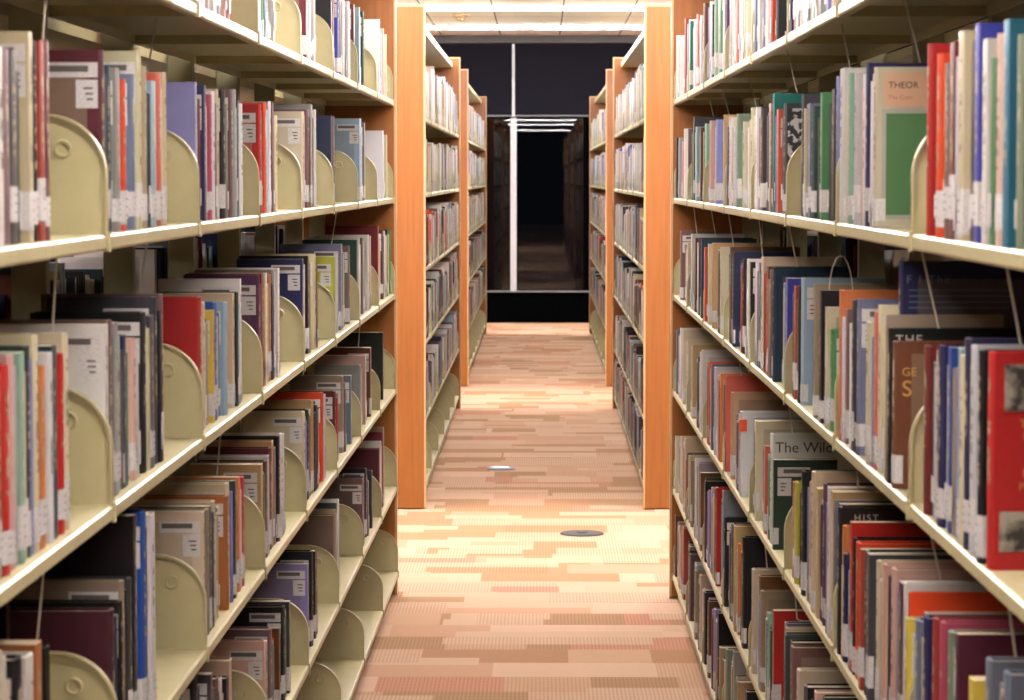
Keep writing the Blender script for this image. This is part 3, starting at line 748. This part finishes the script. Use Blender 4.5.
i = find('RC', 890); h = BOOKS[i]['h']; text(i, 'THE', 0.008, h-0.021, 0.018, M['ink_white'], width=1.2)
i = find('RC', 885); h = BOOKS[i]['h']
text(i, 'F I The', 0.008, h-0.03, 0.016, M['ink_blue'], width=1.3)
for j in range(4): patch(i, 0.012, 0.15, h-0.040-0.008*j, h-0.0385-0.008*j, M['ink_blue'], 'printed_line')
i = find('RB', 880); h = BOOKS[i]['h']
patch(i, 0.012, 0.16, h-0.056, h-0.008, M['peach'], 'cover_panel'); patch(i, 0.010, 0.16, 0.012, h-0.060, M['frame_grey'], 'cover_panel')
patch(i, 0.016, 0.16, 0.018, h-0.066, M['frame_green'], 'cover_panel', 0.0010)
text(i, 'THEOR', 0.019, h-0.030, 0.013, M['ink_dark']); text(i, 'The Com', 0.018, h-0.046, 0.009, M['ink_rust'])
i = find('RD', 770); h = BOOKS[i]['h']; text(i, 'The Wild', 0.008, h-0.037, 0.031, M['ink_dark'])
i = find('RD', 745); h = BOOKS[i]['h']
if i in ROOT:
    b = MB(); b.box(-0.0012, 0.016, -0.0012, BOOKS[i]['t']*0.9, h-0.046, h-0.018); b.build('orange_band', M['orange'], ROOT[i])['label'] = 'bright orange sticker band'
i = find('RB', 784); h = BOOKS[i]['h']; patch(i, 0.006, 0.12, 0.012, h-0.01, M['pattern'], 'cover_print')
i = find('RD', 839); h = BOOKS[i]['h']; text(i, 'HIST', 0.024, h-0.021, 0.015, M['ink_white'], width=1.35)

# ---------------------------------------------------------------- wire book supports hanging from the shelves
def wire(side, lev_above, x1, y1, x2, y2, label):
    zt = LEV[lev_above]-0.004; d = ray(x1, y1); tt = (zt-EYE)/d.z
    Pt = Vector((d.x*tt, d.y*tt, zt))
    sx = -1 if side == 'L' else 1
    xf = plane_x(side, Pt.y, 0)
    if not (0.4 < Pt.y < 11) or not (0.012 < sx*(Pt.x-xf) < 0.2):
        d = ray(x1, y1); Y = (abs(xf)+0.04)/abs(d.x); Pt = Vector((sx*(abs(xf)+0.04), Y, zt))
    d2 = ray(x2, y2); Pb = Vector((d2.x*Pt.y, Pt.y, EYE+d2.z*Pt.y))
    v = (Pb-Pt); 
    if v.z > -0.01: return
    k = min(0.14/abs(v.z), 4.0) if abs(v.z) < 0.14 else 1.0
    v = v*k
    lim = 0.12
    if abs(v.x) > lim: v = v*(lim/abs(v.x))
    e = Pt+v; bx = sx*0.018
    pts = [Pt, Pt+v*0.5, e, e+Vector((bx*0.6, 0, -0.004)), e+Vector((bx*3, 0, -0.004))]
    b = MB(); b.tube([p-Pt for p in pts], 0.0016, 6)
    o = b.build('wire_book_support', M['wire']); o.location = Pt
    tag(o, label, 'wire support', 'wire book supports under the shelves')
WR = [('R', 'A', 692, 104, 694.8, 115), ('R', 'A', 708, 93, 714.5, 120), ('R', 'A', 721.7, 87.5, 729, 114), ('R', 'A', 748, 74, 756, 104.5),
      ('R', 'A', 787, 50, 797.5, 93), ('R', 'A', 841.5, 24, 851, 71.5), ('R', 'A', 905, 0, 922, 70),
      ('R', 'B', 693, 207, 697, 234), ('R', 'B', 710, 212, 716, 238), ('R', 'B', 727, 214, 734, 248), ('R', 'B', 758, 222, 762, 250), ('R', 'B', 787, 228, 798, 272),
      ('R', 'B', 918, 255, 941, 339), ('R', 'B', 1003, 270, 1022, 350),
      ('R', 'C', 786, 409, 795, 459), ('R', 'C', 737, 358, 743, 392), ('R', 'C', 854, 490, 860, 515), ('R', 'C', 921, 528, 946, 604), ('R', 'C', 1002, 600, 1020, 690),
      ('R', 'D', 762, 548, 767, 568), ('R', 'D', 791, 592, 797, 618),
      ('L', 'A', 50, 0, 43, 33), ('L', 'A', 157, 18, 148, 68), ('L', 'B', 150, 248, 139, 291), ('L', 'B', 338, 212, 332, 241), ('L', 'B', 58, 262, 53, 320),
      ('L', 'C', 48, 575, 37, 640), ('L', 'C', 223, 438, 217, 475), ('L', 'C', 361, 328, 358, 350)]
cnt = {}
for a in WR:
    key = a[:2]; cnt[key] = cnt.get(key, 0)+1
tot = dict(cnt); cnt = {}
for a in WR:
    key = a[:2]; cnt[key] = cnt.get(key, 0)+1
    rows = sorted([q for q in WR if q[:2] == key], key=lambda q: -abs(q[2]-541)); n = rows.index(a)
    wire(*a, 'steel wire support under the %s, near %s bookcase, %s from the front' % (SHELF_W[a[1]], 'left' if a[0] == 'L' else 'right', ORD[n]))
# the looped support that stands up behind the light blue book
P0 = None; pts = []
for x, y in ((828.5, 300), (830, 280), (833, 266), (836, 259), (840, 256), (844, 257), (847, 262), (850, 270), (852, 282), (853.5, 300)):
    d = ray(x, y); pts.append(Vector((d.x*4.9, 4.9, EYE+d.z*4.9)))
P0 = pts[0].copy(); b = MB(); b.tube([p-P0 for p in pts], 0.0011, 6)
o = b.build('wire_book_support', M['wire']); o.location = P0
tag(o, 'looped steel wire support standing up behind the light blue book, right third shelf', 'wire support', 'wire book supports under the shelves')
